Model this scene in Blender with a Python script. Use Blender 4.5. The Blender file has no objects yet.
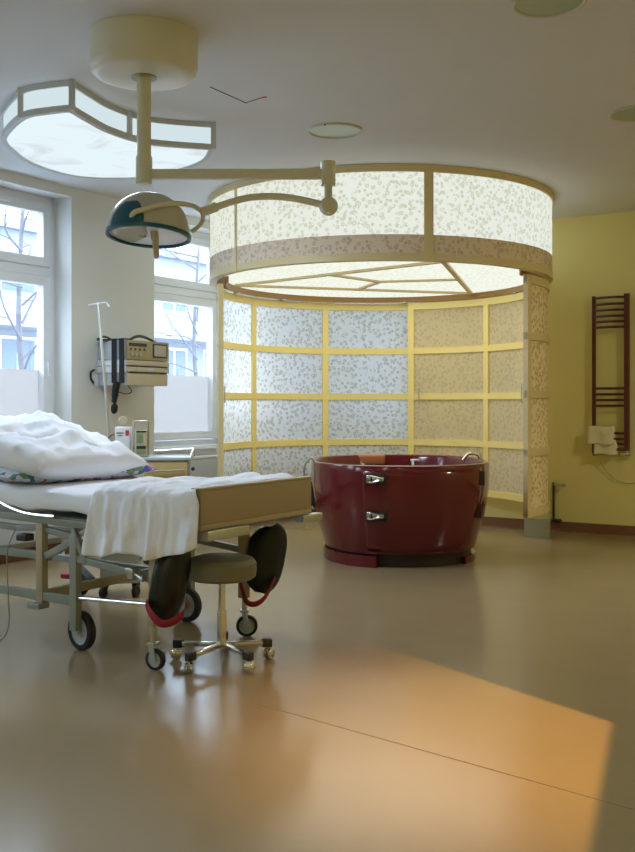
import bpy, bmesh, math, random
from mathutils import Vector, Matrix, noise
random.seed(7)
PI = math.pi
scene = bpy.context.scene
COL = scene.collection
R = math.radians

# ------------------------------------------------------------------ camera
F, EYE, HY = 1000.0, 1.2, 405.0
cam = bpy.data.cameras.new('camera'); cam_o = bpy.data.objects.new('camera', cam); COL.objects.link(cam_o)
cam.sensor_fit = 'VERTICAL'; cam.sensor_height = 36.0; cam.lens = F/852*36.0
cam.shift_y = -(426-HY)/852.0
cam.clip_start = .05; cam.clip_end = 200
cam_o.location = (0, 0, EYE); cam_o.rotation_euler = (PI/2, 0, 0)
scene.camera = cam_o

def P(x, y, d):                       # a point of the place seen along one sight line, at depth d
    return Vector(((x-317.5)/F*d, d, EYE-(y-HY)/F*d))

# ------------------------------------------------------------------ room frame
eB = Vector((.842, -.539, 0)).normalized()      # away from the window wall
eL = Vector((-eB.y, eB.x, 0))                   # towards the back wall
PHI = math.atan2(eB.y, eB.x)
O = Vector((-.129, 11.11, 0))                   # corner of window wall and back wall
CEIL = 2.98
def W(x, y, z=0): return O + eB*x + eL*y + Vector((0, 0, z))
def loc2(p): q = Vector((p[0], p[1], 0))-O; return q.dot(eB), q.dot(eL)

# ------------------------------------------------------------------ materials
def mat(name, col, rough=.5, metal=0, spec=.5, noise_amt=0, noise_scale=8, bump=0, bump_scale=40, coat=0, sheen=0, col2=None, trans=0):
    m = bpy.data.materials.new(name); m.use_nodes = True
    nt = m.node_tree; b = nt.nodes['Principled BSDF']
    b.inputs['Base Color'].default_value = (*col, 1); b.inputs['Roughness'].default_value = rough
    b.inputs['Metallic'].default_value = metal; b.inputs['Specular IOR Level'].default_value = spec
    b.inputs['Coat Weight'].default_value = coat; b.inputs['Coat Roughness'].default_value = .05
    b.inputs['Sheen Weight'].default_value = sheen
    b.inputs['Transmission Weight'].default_value = trans
    if noise_amt or bump:
        tc = nt.nodes.new('ShaderNodeTexCoord')
    if noise_amt:
        n = nt.nodes.new('ShaderNodeTexNoise'); n.inputs['Scale'].default_value = noise_scale; n.inputs['Detail'].default_value = 5
        nt.links.new(tc.outputs['Object'], n.inputs['Vector'])
        mx = nt.nodes.new('ShaderNodeMix'); mx.data_type = 'RGBA'
        c2 = col2 or tuple(c*(1-noise_amt) for c in col)
        mx.inputs[6].default_value = (*col, 1); mx.inputs[7].default_value = (*c2, 1)
        nt.links.new(n.outputs['Fac'], mx.inputs[0]); nt.links.new(mx.outputs[2], b.inputs['Base Color'])
    if bump:
        n2 = nt.nodes.new('ShaderNodeTexNoise'); n2.inputs['Scale'].default_value = bump_scale; n2.inputs['Detail'].default_value = 4
        nt.links.new(tc.outputs['Object'], n2.inputs['Vector'])
        bp = nt.nodes.new('ShaderNodeBump'); bp.inputs['Strength'].default_value = bump; bp.inputs['Distance'].default_value = .01
        nt.links.new(n2.outputs['Fac'], bp.inputs['Height']); nt.links.new(bp.outputs['Normal'], b.inputs['Normal'])
    return m

def emis(name, col, strength, col2=None, scale=6, lo=.4, hi=.7, dist=0):
    m = bpy.data.materials.new(name); m.use_nodes = True; nt = m.node_tree
    for n in list(nt.nodes): nt.nodes.remove(n)
    out = nt.nodes.new('ShaderNodeOutputMaterial'); e = nt.nodes.new('ShaderNodeEmission')
    e.inputs['Color'].default_value = (*col, 1); e.inputs['Strength'].default_value = strength
    nt.links.new(e.outputs[0], out.inputs[0])
    if col2:
        tc = nt.nodes.new('ShaderNodeTexCoord'); n = nt.nodes.new('ShaderNodeTexNoise')
        n.inputs['Scale'].default_value = scale; n.inputs['Detail'].default_value = 6; n.inputs['Distortion'].default_value = dist
        nt.links.new(tc.outputs['Object'], n.inputs['Vector'])
        r = nt.nodes.new('ShaderNodeValToRGB'); r.color_ramp.elements[0].position = lo; r.color_ramp.elements[1].position = hi
        r.color_ramp.elements[0].color = (*col, 1); r.color_ramp.elements[1].color = (*col2, 1)
        nt.links.new(n.outputs['Fac'], r.inputs[0]); nt.links.new(r.outputs[0], e.inputs['Color'])
    return m

def squiggle(nt, scale, width):
    """0..1 mask of short curled leaf strokes printed on the cloth"""
    tc = nt.nodes.new('ShaderNodeTexCoord')
    n = nt.nodes.new('ShaderNodeTexNoise'); n.inputs['Scale'].default_value = scale*1.5; n.inputs['Detail'].default_value = 1.0
    n.inputs['Distortion'].default_value = .6
    nt.links.new(tc.outputs['Object'], n.inputs['Vector'])
    v = nt.nodes.new('ShaderNodeTexVoronoi'); v.feature = 'F1'; v.inputs['Scale'].default_value = scale*1.3
    nt.links.new(tc.outputs['Object'], v.inputs['Vector'])
    def mth(op, a, b=None):
        k = nt.nodes.new('ShaderNodeMath'); k.operation = op; k.use_clamp = op == 'MULTIPLY_ADD'
        for i, x in enumerate((a, b)):
            if x is None: continue
            if isinstance(x, (int, float)): k.inputs[i].default_value = x
            else: nt.links.new(x, k.inputs[i])
        return k
    # ring around every cell centre, cut open by the noise: curled commas
    off = mth('ABSOLUTE', mth('SUBTRACT', v.outputs['Distance'], .30).outputs[0]).outputs[0]
    band = mth('MULTIPLY_ADD', off, -5.5); band.inputs[2].default_value = .92+width*12
    gate = mth('MULTIPLY_ADD', n.outputs['Fac'], 7.0); gate.inputs[2].default_value = -2.2
    return mth('MULTIPLY', band.outputs[0], gate.outputs[0]).outputs[0]

def cloth_print(name, col, col2, scale=16, width=.05, emit=0, transl=0):
    m = bpy.data.materials.new(name); m.use_nodes = True; nt = m.node_tree
    for n in list(nt.nodes): nt.nodes.remove(n)
    out = nt.nodes.new('ShaderNodeOutputMaterial')
    mask = squiggle(nt, scale, width)
    mx = nt.nodes.new('ShaderNodeMix'); mx.data_type = 'RGBA'; mx.inputs[6].default_value = (*col, 1); mx.inputs[7].default_value = (*col2, 1)
    nt.links.new(mask, mx.inputs[0])
    if emit:
        e = nt.nodes.new('ShaderNodeEmission'); e.inputs['Strength'].default_value = emit
        nt.links.new(mx.outputs[2], e.inputs['Color']); nt.links.new(e.outputs[0], out.inputs[0])
    else:
        d = nt.nodes.new('ShaderNodeBsdfDiffuse'); nt.links.new(mx.outputs[2], d.inputs['Color'])
        if transl:
            t = nt.nodes.new('ShaderNodeBsdfTranslucent'); nt.links.new(mx.outputs[2], t.inputs['Color'])
            ms = nt.nodes.new('ShaderNodeMixShader'); ms.inputs[0].default_value = transl
            nt.links.new(d.outputs[0], ms.inputs[1]); nt.links.new(t.outputs[0], ms.inputs[2]); nt.links.new(ms.outputs[0], out.inputs[0])
        else:
            nt.links.new(d.outputs[0], out.inputs[0])
    return m

def glass_mat(name, tint, gloss):
    m = bpy.data.materials.new(name); m.use_nodes = True; nt = m.node_tree
    for n in list(nt.nodes): nt.nodes.remove(n)
    out = nt.nodes.new('ShaderNodeOutputMaterial'); t = nt.nodes.new('ShaderNodeBsdfTransparent'); g = nt.nodes.new('ShaderNodeBsdfGlossy')
    t.inputs['Color'].default_value = (*tint, 1); g.inputs['Roughness'].default_value = .02
    lw = nt.nodes.new('ShaderNodeLayerWeight'); lw.inputs['Blend'].default_value = .5
    pw = nt.nodes.new('ShaderNodeMath'); pw.operation = 'POWER'; pw.inputs[1].default_value = gloss; nt.links.new(lw.outputs['Facing'], pw.inputs[0])
    fr = nt.nodes.new('ShaderNodeMath'); fr.operation = 'MULTIPLY_ADD'; fr.inputs[1].default_value = .6; fr.inputs[2].default_value = .03; nt.links.new(pw.outputs[0], fr.inputs[0])
    ms = nt.nodes.new('ShaderNodeMixShader'); nt.links.new(fr.outputs[0], ms.inputs[0]); nt.links.new(t.outputs[0], ms.inputs[1]); nt.links.new(g.outputs[0], ms.inputs[2])
    nt.links.new(ms.outputs[0], out.inputs[0]); return m

M = {}
M['wall'] = mat('yellow_wall_paint', (.80, .73, .31), .75, noise_amt=.05, noise_scale=2, bump=.05, bump_scale=150)
M['pier'] = mat('cream_wall_paint', (.70, .70, .67), .8, noise_amt=.05, noise_scale=2, bump=.05, bump_scale=150)
M['ceil'] = mat('ceiling_paint', (.71, .71, .71), .85, noise_amt=.04, noise_scale=3, bump=.05, bump_scale=120)
M['white_frame'] = mat('white_window_paint', (.78, .80, .84), .35)
M['base'] = mat('brown_skirting', (.21, .095, .05), .45)
M['wood'] = mat('pale_yellow_lacquered_wood', (.83, .69, .26), .38, noise_amt=.06, noise_scale=12)
M['wood_edge'] = mat('beige_drum_trim', (.74, .61, .33), .45, noise_amt=.08, noise_scale=10)
M['track'] = mat('brown_track', (.36, .19, .05), .4)
M['shade'] = cloth_print('lit_leaf_print_cloth', (.96, .99, .89), (.66, .70, .52), 22, .018, emit=.54)
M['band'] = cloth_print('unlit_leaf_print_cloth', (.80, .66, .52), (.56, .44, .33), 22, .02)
M['inner'] = cloth_print('lit_leaf_print_soffit', (.98, 1.0, .88), (.76, .81, .62), 22, .018, emit=.62)
M['panel'] = cloth_print('leaf_print_translucent_panel', (.90, .88, .82), (.60, .53, .42), 20, .017, transl=.75)
M['panel_out'] = cloth_print('warm_lit_leaf_print_panel', (.86, .73, .48), (.52, .38, .20), 20, .02)  # same sheet, its warmer, dimmer lighting from outside put into the colour
M['panel_in'] = cloth_print('unbacklit_leaf_print_panel', (.89, .81, .60), (.73, .64, .45), 20, .017, transl=.5)  # same sheet, the missing window backlight put into the colour
M['tub'] = mat('glossy_dark_red_acrylic', (.11, .005, .009), .12, coat=.25, spec=.5)
M['tub_dark'] = mat('dark_recess', (.02, .006, .005), .5)
M['chrome'] = mat('chrome', (.75, .74, .72), .12, 1)
M['steel'] = mat('satin_steel', (.52, .53, .50), .35, 1)
M['bedpaint'] = mat('grey_green_bed_enamel', (.27, .29, .25), .4, spec=.5)
M['bedbeige'] = mat('beige_enamel', (.40, .33, .21), .45)
M['board'] = mat('beige_footboard_laminate', (.36, .28, .17), .5, noise_amt=.05, noise_scale=30)
M['sheet'] = mat('white_cotton', (.86, .88, .97), .9, sheen=.2, bump=.25, bump_scale=14)
M['blanket'] = mat('white_cover_cotton', (.87, .89, .98), .9, sheen=.2, bump=.6, bump_scale=22)
M['rubber'] = mat('black_rubber', (.012, .012, .012), .6)
M['vinyl'] = mat('black_vinyl', (.004, .005, .005), .4, spec=.5)
M['red'] = mat('red_webbing', (.30, .012, .03), .8)
M['green_vinyl'] = mat('olive_grey_vinyl', (.17, .165, .10), .45)
M['lamp_enamel'] = mat('cream_lamp_enamel', (.70, .67, .55), .4)
M['dome'] = mat('grey_beige_dome_enamel', (.52, .50, .43), .3)
M['teal'] = mat('teal_enamel', (.0, .085, .15), .35)
M['lens'] = mat('pale_lamp_glass', (.92, .95, 1.0), .12, spec=.7)
M['reflector'] = mat('tan_reflector', (.42, .38, .26), .3, .4)
M['grey_metal'] = mat('pale_grey_metal', (.46, .50, .53), .35, .0)
M['white_plastic'] = mat('white_plastic', (.72, .74, .78), .4)
M['olive'] = mat('olive_plastic', (.33, .27, .13), .45)
M['beige_plastic'] = mat('beige_plastic', (.48, .41, .28), .5)
M['dark_plastic'] = mat('dark_plastic', (.03, .03, .03), .4)
M['screen'] = mat('grey_screen', (.42, .40, .32), .25)
M['lcd'] = mat('olive_lcd', (.20, .26, .12), .3)
M['white'] = mat('white_paint', (.75, .75, .73), .5)
M['red_paint'] = mat('red_label', (.5, .03, .04), .5)
M['maroon'] = mat('maroon_radiator_enamel', (.085, .008, .010), .3, coat=.3)
M['towel'] = mat('cream_terry', (.78, .72, .52), .95, bump=.5, bump_scale=120, sheen=.3)
M['oak'] = mat('tan_drawer_laminate', (.50, .38, .17), .45, noise_amt=.08, noise_scale=20)
M['headrest'] = mat('tan_padded_vinyl', (.42, .14, .05), .5)
M['downlight'] = mat('pale_green_glass', (.42, .50, .38), .3)
M['downlight_ring'] = mat('downlight_ring', (.6, .56, .48), .4)
M['crescent'] = emis('daylight_tube_diffuser', (.82, .95, 1.0), .62, (.60, .62, .68), 2.2, .55, .78, 1.5)
M['crescent_side'] = emis('daylight_tube_fascia', (.80, .95, 1.0), .52)
M['crescent_frame'] = mat('grey_white_fixture_frame', (.55, .55, .52), .5)
M['glass'] = glass_mat('window_glass', (.96, .98, .98), 5.0)
M['film'] = None
M['wall_out'] = mat('pale_render', (.28, .28, .30), .9, noise_amt=.1, noise_scale=1)
M['out_glass'] = mat('blue_grey_facade_glass', (.11, .14, .20), .3)
M['out_rail'] = mat('balcony_panel', (.25, .28, .34), .8)
M['bark'] = mat('grey_bark', (.12, .11, .12), .9)
M['ground'] = mat('snowy_street', (.42, .45, .5), .95)
M['cord'] = mat('dark_cord', (.012, .012, .012), .7, spec=.3)
M['greycord'] = mat('grey_cord', (.30, .30, .28), .6)

# frosted film
m = bpy.data.materials.new('frosted_film'); m.use_nodes = True; nt = m.node_tree
for n in list(nt.nodes): nt.nodes.remove(n)
out = nt.nodes.new('ShaderNodeOutputMaterial'); t = nt.nodes.new('ShaderNodeBsdfTranslucent'); t.inputs['Color'].default_value = (.47, .42, .38, 1)
tr = nt.nodes.new('ShaderNodeBsdfTransparent'); ms = nt.nodes.new('ShaderNodeMixShader'); ms.inputs[0].default_value = .1
nt.links.new(t.outputs[0], ms.inputs[1]); nt.links.new(tr.outputs[0], ms.inputs[2]); nt.links.new(ms.outputs[0], out.inputs[0])
M['film'] = m
m2 = m.copy(); m2.name = 'frosted_film_bright'; [n for n in m2.node_tree.nodes if n.type == 'BSDF_TRANSLUCENT'][0].inputs['Color'].default_value = (.50, .52, .56, 1); M['film2'] = m2
m3 = m2.copy(); [n for n in m3.node_tree.nodes if n.type == 'BSDF_TRANSLUCENT'][0].inputs['Color'].default_value = (.33, .34, .36, 1); M['film3'] = m3

# floor: sealed beige linoleum with welded seam
m = mat('beige_linoleum', (.345, .262, .15), .19, spec=.33, noise_amt=.12, noise_scale=3, bump=.02, bump_scale=4, coat=.0)
M['floor'] = m

# floral pillowcase
m = bpy.data.materials.new('floral_pillowcase'); m.use_nodes = True; nt = m.node_tree; b = nt.nodes['Principled BSDF']; b.inputs['Roughness'].default_value = .9
tc = nt.nodes.new('ShaderNodeTexCoord'); v = nt.nodes.new('ShaderNodeTexVoronoi'); v.inputs['Scale'].default_value = 26
nt.links.new(tc.outputs['Object'], v.inputs['Vector'])
cr = nt.nodes.new('ShaderNodeValToRGB'); cr.color_ramp.interpolation = 'CONSTANT'
els = [(0, (.62, .66, .78)), (.3, (.05, .22, .26)), (.45, (.10, .12, .42)), (.55, (.60, .62, .70)), (.7, (.16, .34, .16)), (.85, (.45, .12, .25))]
while len(cr.color_ramp.elements) < len(els): cr.color_ramp.elements.new(.5)
for e, (p, c) in zip(cr.color_ramp.elements, els): e.position = p; e.color = (*c, 1)
sep = nt.nodes.new('ShaderNodeSeparateColor'); nt.links.new(v.outputs['Color'], sep.inputs[0]); nt.links.new(sep.outputs[0], cr.inputs[0])
nt.links.new(cr.outputs[0], b.inputs['Base Color']); M['floral'] = m

# ------------------------------------------------------------------ mesh builder
def spline(pts, n=8):
    pts = [Vector(p) for p in pts]; out = []
    for i in range(len(pts)-1):
        p0 = pts[max(i-1, 0)]; p1 = pts[i]; p2 = pts[i+1]; p3 = pts[min(i+2, len(pts)-1)]
        for k in range(n):
            t = k/n
            out.append(.5*((2*p1)+(-p0+p2)*t+(2*p0-5*p1+4*p2-p3)*t*t+(-p0+3*p1-3*p2+p3)*t**3))
    out.append(pts[-1]); return out

class MB:
    def __init__(s): s.bm = bmesh.new()
    def box(s, c, size, rz=0, bev=0, Mx=None):
        mt = Matrix.Translation(Vector(c)) @ Matrix.Rotation(rz, 4, 'Z') @ Matrix.Diagonal((*size, 1))
        if Mx is not None: mt = Mx @ mt
        r = bmesh.ops.create_cube(s.bm, size=1, matrix=mt)
        if bev:
            es = list({e for v in r['verts'] for e in v.link_edges})
            bmesh.ops.bevel(s.bm, geom=es, offset=bev, segments=3, profile=.5, affect='EDGES')
        return s
    def bx(s, a, b, bev=0, Mx=None):
        a = Vector(a); b = Vector(b)
        return s.box((a+b)/2, [abs(q) for q in (b-a)], 0, bev, Mx)
    def bar(s, p0, p1, w, h, bev=0):           # rectangular bar between two points, w across (horizontal), h up
        p0 = Vector(p0); p1 = Vector(p1); d = p1-p0; L = d.length; x = d.normalized()
        up = Vector((0, 0, 1)) if abs(x.z) < .95 else Vector((0, 1, 0))
        y = up.cross(x).normalized(); z = x.cross(y)
        mt = Matrix.Translation((p0+p1)/2) @ Matrix((x, y, z)).transposed().to_4x4()
        return s.box((0, 0, 0), (L, w, h), 0, bev, mt)
    def tube(s, pts, r, n=10, cap=True):
        pts = [Vector(p) for p in pts]; N = len(pts)
        rr = r if isinstance(r, (list, tuple)) else [r]*N
        t0 = (pts[1]-pts[0]).normalized(); a = Vector((0, 0, 1)) if abs(t0.z) < .9 else Vector((1, 0, 0))
        nrm = t0.cross(a).normalized(); rings = []
        for i in range(N):
            t = (pts[min(i+1, N-1)]-pts[max(i-1, 0)]).normalized()
            nrm = (nrm-t*nrm.dot(t)).normalized(); bn = t.cross(nrm)
            rings.append([s.bm.verts.new(pts[i]+(nrm*math.cos(2*PI*k/n)+bn*math.sin(2*PI*k/n))*rr[i]) for k in range(n)])
        for i in range(N-1):
            for k in range(n):
                s.bm.faces.new((rings[i][k], rings[i][(k+1) % n], rings[i+1][(k+1) % n], rings[i+1][k]))
        if cap: s.bm.faces.new(rings[0][::-1]); s.bm.faces.new(rings[-1])
        return s
    def cyl(s, p0, p1, r, r1=None, n=20): return s.tube([p0, p1], [r, r if r1 is None else r1], n)
    def lathe(s, prof, n=48, Mx=None, closed=False):
        Mx = Mx or Matrix.Identity(4); rings = []
        for (r, z) in prof:
            if r < 1e-5: rings.append([s.bm.verts.new(Mx @ Vector((0, 0, z)))])
            else: rings.append([s.bm.verts.new(Mx @ Vector((r*math.cos(2*PI*k/n), r*math.sin(2*PI*k/n), z))) for k in range(n)])
        m = len(rings)
        for i in range(m if closed else m-1):
            a, b = rings[i], rings[(i+1) % m]
            for k in range(n):
                k2 = (k+1) % n
                if len(a) == 1 and len(b) == 1: continue
                if len(a) == 1: s.bm.faces.new((a[0], b[k2], b[k]))
                elif len(b) == 1: s.bm.faces.new((a[k], a[k2], b[0]))
                else: s.bm.faces.new((a[k], a[k2], b[k2], b[k]))
        return s
    def arc(s, c, r0, r1, a0, a1, z0, z1, n=24):   # curved slab; angles in degrees
        n = max(2, n); secs = []
        full = abs(abs(a1-a0)-360) < 1e-6
        for i in range(n if full else n+1):
            a = R(a0+(a1-a0)*i/n); ca, sa = math.cos(a), math.sin(a)
            secs.append([s.bm.verts.new((c[0]+r*ca, c[1]+r*sa, z)) for r, z in ((r0, z0), (r1, z0), (r1, z1), (r0, z1))])
        cnt = len(secs)
        for i in range(cnt if full else cnt-1):
            a, b = secs[i], secs[(i+1) % cnt]
            for k in range(4): s.bm.faces.new((a[k], a[(k+1) % 4], b[(k+1) % 4], b[k]))
        if not full: s.bm.faces.new(secs[0]); s.bm.faces.new(secs[-1][::-1])
        return s
    def prism(s, poly, z0, z1):
        lo = [s.bm.verts.new((p[0], p[1], z0)) for p in poly]; hi = [s.bm.verts.new((p[0], p[1], z1)) for p in poly]; n = len(poly)
        for k in range(n): s.bm.faces.new((lo[k], lo[(k+1) % n], hi[(k+1) % n], hi[k]))
        s.bm.faces.new(lo[::-1]); s.bm.faces.new(hi); return s
    def grid(s, fn, nu, nv, cu=False):
        g = [[s.bm.verts.new(fn(i/nu if not cu else i/nu, j/nv)) for j in range(nv+1)] for i in range(nu if cu else nu+1)]
        for i in range(nu):
            for j in range(nv):
                a = g[i]; b = g[(i+1) % len(g)]
                s.bm.faces.new((a[j], b[j], b[j+1], a[j+1]))
        return s
    def ball(s, c, r, sx=1, sy=1, sz=1, n=16):
        mt = Matrix.Translation(Vector(c)) @ Matrix.Diagonal((r*sx, r*sy, r*sz, 1))
        bmesh.ops.create_uvsphere(s.bm, u_segments=n, v_segments=max(6, n//2+2), radius=1, matrix=mt); return s
    def build(s, name, m, parent=None, label=None, smooth=35, solid=0, weld=True):
        if weld: bmesh.ops.remove_doubles(s.bm, verts=s.bm.verts, dist=1e-5)
        bmesh.ops.recalc_face_normals(s.bm, faces=s.bm.faces)
        me = bpy.data.meshes.new(name); s.bm.to_mesh(me); s.bm.free()
        o = bpy.data.objects.new(name, me); COL.objects.link(o)
        me.materials.append(M[m] if isinstance(m, str) else m)
        if smooth:
            me.shade_smooth(); me.set_sharp_from_angle(angle=R(smooth))
        if parent is not None: o.parent = parent
        if label: o['label'] = label
        if solid:
            md = o.modifiers.new('thickness', 'SOLIDIFY'); md.thickness = solid; md.offset = 0
        return o

def thing(name, label, cat, loc=(0, 0, 0), rz=0, group=None):
    o = bpy.data.objects.new(name, None); COL.objects.link(o); o.location = loc; o.rotation_euler = (0, 0, rz)
    o.empty_display_size = .1; o['label'] = label; o['category'] = cat
    if group: o['group'] = group
    return o
def tag(o, label, cat, group=None):
    o['label'] = label; o['category'] = cat
    if group: o['group'] = group
    return o
def struct(o): o['kind'] = 'structure'; return o
def room_place(o): o.location = O; o.rotation_euler = (0, 0, PHI); return o
def dup(root, loc, rz=None, label=None, group=None):
    r = root.copy(); COL.objects.link(r); r.location = loc
    if rz is not None: r.rotation_euler = (0, 0, rz)
    if label: r['label'] = label
    if group: r['group'] = group
    for ch in list(root.children):
        c = ch.copy(); COL.objects.link(c); c.parent = r
        for g in list(ch.children):
            d = g.copy(); COL.objects.link(d); d.parent = c
    return r

# ------------------------------------------------------------------ the setting (room-local: x from window wall, y = -distance from back wall)
RX, RY = 7.6, -10.4
struct(room_place(MB().bx((-.3, RY-.2, -.12), (RX+.2, .2, 0)).build('floor', 'floor', smooth=0)))
struct(room_place(MB().bx((-.3, RY-.2, CEIL), (RX+.2, .2, CEIL+.15)).build('ceiling', 'ceil', smooth=0)))
struct(room_place(MB().bx((-.3, 0, 0), (.2, .3, CEIL)).bx((1.4, 0, 0), (RX+.2, .3, CEIL)).bx((.2, 0, 0), (1.4, .3, .81)).bx((.2, 0, 2.9), (1.4, .3, CEIL)).build('wall_back', 'wall', smooth=0)))
struct(room_place(MB().bx((RX, RY-.2, 0), (RX+.2, 0, CEIL)).build('wall_right', 'wall', smooth=0)))
struct(room_place(MB().bx((-.3, RY-.2, 0), (RX, RY, CEIL)).build('wall_front', 'wall', smooth=0)))
SILL, HEAD = .81, 2.90
wins = [(1.29, 2.49), (3.49, 4.69), (5.35, 6.95), (7.5, 9.7)]
b = MB(); openings = [(.12, 1.14)]+wins; edges = [0]+[e for w in openings for e in w]+[-RY]  # first opening: unseen window added to backlight the left curved door
for i in range(0, len(edges), 2): b.bx((-.3, -edges[i+1], 0), (0, -edges[i], CEIL))
for (u0, u1) in openings:
    b.bx((-.3, -u1, 0), (0, -u0, SILL)); b.bx((-.3, -u1, HEAD), (0, -u0, CEIL))
struct(room_place(b.build('wall_left', 'pier', smooth=0)))
struct(room_place(MB().bx((0, -.018, 0), (RX, 0, .09)).build('baseboard_back', 'base', smooth=0)))
struct(room_place(MB().bx((0, RY, 0), (.015, -.018, .09)).build('baseboard_left', 'base', smooth=0)))
# welded seam in the linoleum
struct(MB().bar((-.24, 4.012, .0006), (1.45, 2.513, .0006), .003, .0012).build('trim_1', mat('seam_filler', (.25, .18, .095), .4), smooth=0))

for i, (u0, u1, wrot) in enumerate([(a_, c_, 0) for a_, c_ in wins]+[(-1.40, -.20, -PI/2), (.12, 1.14, 0)]):
    w = struct(room_place(bpy.data.objects.new('window_%d' % (i+1), None))); COL.objects.link(w)
    w.rotation_euler = (0, 0, PHI+wrot)
    xa, xb = -.27, -.2                                   # frame depth
    f = MB(); fw = .055
    f.bx((xa, -u1, SILL), (xb, -u1+fw, HEAD)); f.bx((xa, -u0-fw, SILL), (xb, -u0, HEAD))
    f.bx((xa, -u1, HEAD-fw), (xb, -u0, HEAD)); f.bx((xa, -u1, SILL), (xb, -u0, SILL+.05)); f.bx((xa, -u1, 2.255), (xb, -u0, 2.325))
    f.build('window_frame', 'white_frame', w)
    def sash(z0, z1, sw=.075):
        q = MB(); a, c = -u1+fw+.004, -u0-fw-.004; x0, x1 = xa+.01, xb+.022
        q.bx((x0, a, z0), (x1, a+sw, z1), .006); q.bx((x0, c-sw, z0), (x1, c, z1), .006)
        q.bx((x0, a+sw-.01, z0), (x1, c-sw+.01, z0+sw), .006); q.bx((x0, a+sw-.01, z1-sw), (x1, c-sw+.01, z1), .006)
        s_ = q.build('sash', 'white_frame', w)
        MB().bx((-.245, a+sw-.01, z0+sw-.01), (-.241, c-sw+.01, z1-sw+.01)).build('pane', 'glass', s_, smooth=0)
        return s_, a+sw, c-sw
    up_, a, c = sash(2.33, HEAD-fw-.004)
    if i > 3: MB().bx((-.2390, a-.002, 2.40), (-.2375, c+.002, HEAD-.14)).build('frosted_film', {4: 'film3', 5: 'film2'}[i], up_, 'white frosted privacy film', smooth=0)
    lo, a, c = sash(SILL+.055, 2.25)
    MB().bx((-.2390, a-.002, SILL+.055+.07), (-.2375, c+.002, 1.487 if i < 4 else 2.19)).build('frosted_film', {4: 'film3', 5: 'film2'}.get(i, 'film'), lo, 'white frosted privacy film', smooth=0)
    hd = MB().bx((-.178, c+.03, 1.50), (-.168, c+.05, 1.56), .003); hd.bx((-.168, c+.033, 1.44), (-.158, c+.047, 1.55), .003); hd.build('window_handle', 'white_frame', lo)
    sl = MB().bx((-.2, -u1+.001, SILL-.03), (.03, -u0-.001, SILL+.004), .004); sl.build('window_sill', 'white_frame', w)
    # daylight sampling portal in the opening
    pl = bpy.data.lights.new('daylight_portal', 'AREA'); pl.shape = 'RECTANGLE'; pl.size = u1-u0; pl.size_y = HEAD-SILL
    try: pl.cycles.is_portal = True
    except Exception: pass
    po = bpy.data.objects.new('daylight_portal', pl); COL.objects.link(po)
    po.matrix_world = Matrix.Translation(O) @ Matrix.Rotation(PHI+wrot, 4, 'Z') @ Matrix.Translation((-.29, -(u0+u1)/2, (SILL+HEAD)/2)) @ Matrix.Rotation(-PI/2, 4, 'Y') @ Matrix.Rotation(PI/2, 4, 'Z')

# roller-shade cap over window 2 etc: small white box at head of the left window
tag(room_place(MB().bx((-.178, -4.33, 2.795), (-.150, -3.98, 2.825), .004).build('trickle_vent', 'white_frame')), 'small white vent cap on the top frame of the left window', 'vent')

# radiator under second window
def panel_radiator(u0, u1, label):
    t = thing('panel_radiator', label, 'radiator', W(.02, -(u0+u1)/2, 0), PHI)
    L = u1-u0
    MB().bx((.04, -L/2, .15), (.12, L/2, .70), .012).build('body', 'grey_metal', t)
    MB().bx((.035, -L/2-.005, .70), (.125, L/2+.005, .72), .004).build('grille', 'white_plastic', t)
    for k in (-1, 1): MB().cyl((.08, k*L*.38, 0), (.08, k*L*.38, .16), .012).build('leg', 'white_plastic', t)
    return t
panel_radiator(1.34, 2.44, 'pale grey panel radiator under the window behind the cabinet')
panel_radiator(3.54, 4.64, 'pale grey panel radiator under the left window, behind the bed head')

# ------------------------------------------------------------------ outside
struct(room_place(MB().bx((-60, -40, -1.3), (-.3, 60, -1.2)).build('ground', 'ground', smooth=0)))
fx = -13.0
t = thing('apartment_building', 'pale building with balconies seen through the windows', 'building', W(fx, 10, -1.2), PHI)
MB().bx((-6, -40, 0), (0, 40, 6.6)).build('facade', 'wall_out', t, smooth=0)
MB().bx((-6.2, -40, 6.6), (.25, 40, 6.9)).build('roof_edge', 'out_rail', t, smooth=0)
for k in range(-6, 6):
    for z0, z1 in ((3.1, 4.05), (4.95, 5.75)):
        y0 = k*1.9+.35
        wn = MB(); wn.bx((-.02, y0, z0), (.03, y0+1.15, z1)); o_ = wn.build('window', 'white_frame', t, smooth=0)
        MB().bx((.02, y0+.07, z0+.07), (.04, y0+.53, z1-.07)).bx((.02, y0+.62, z0+.07), (.04, y0+1.08, z1-.07)).build('pane', 'out_glass', o_, smooth=0)
for k in range(-2, 3):
    y0 = k*5.7
    bl = MB().bx((0, y0, 4.2), (1.1, y0+4.6, 4.34)).build('balcony_slab', 'wall_out', t, smooth=0)
    MB().bx((1.05, y0, 4.34), (1.1, y0+4.6, 4.98)).build('balcony_front', 'out_rail', bl, smooth=0)
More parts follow.
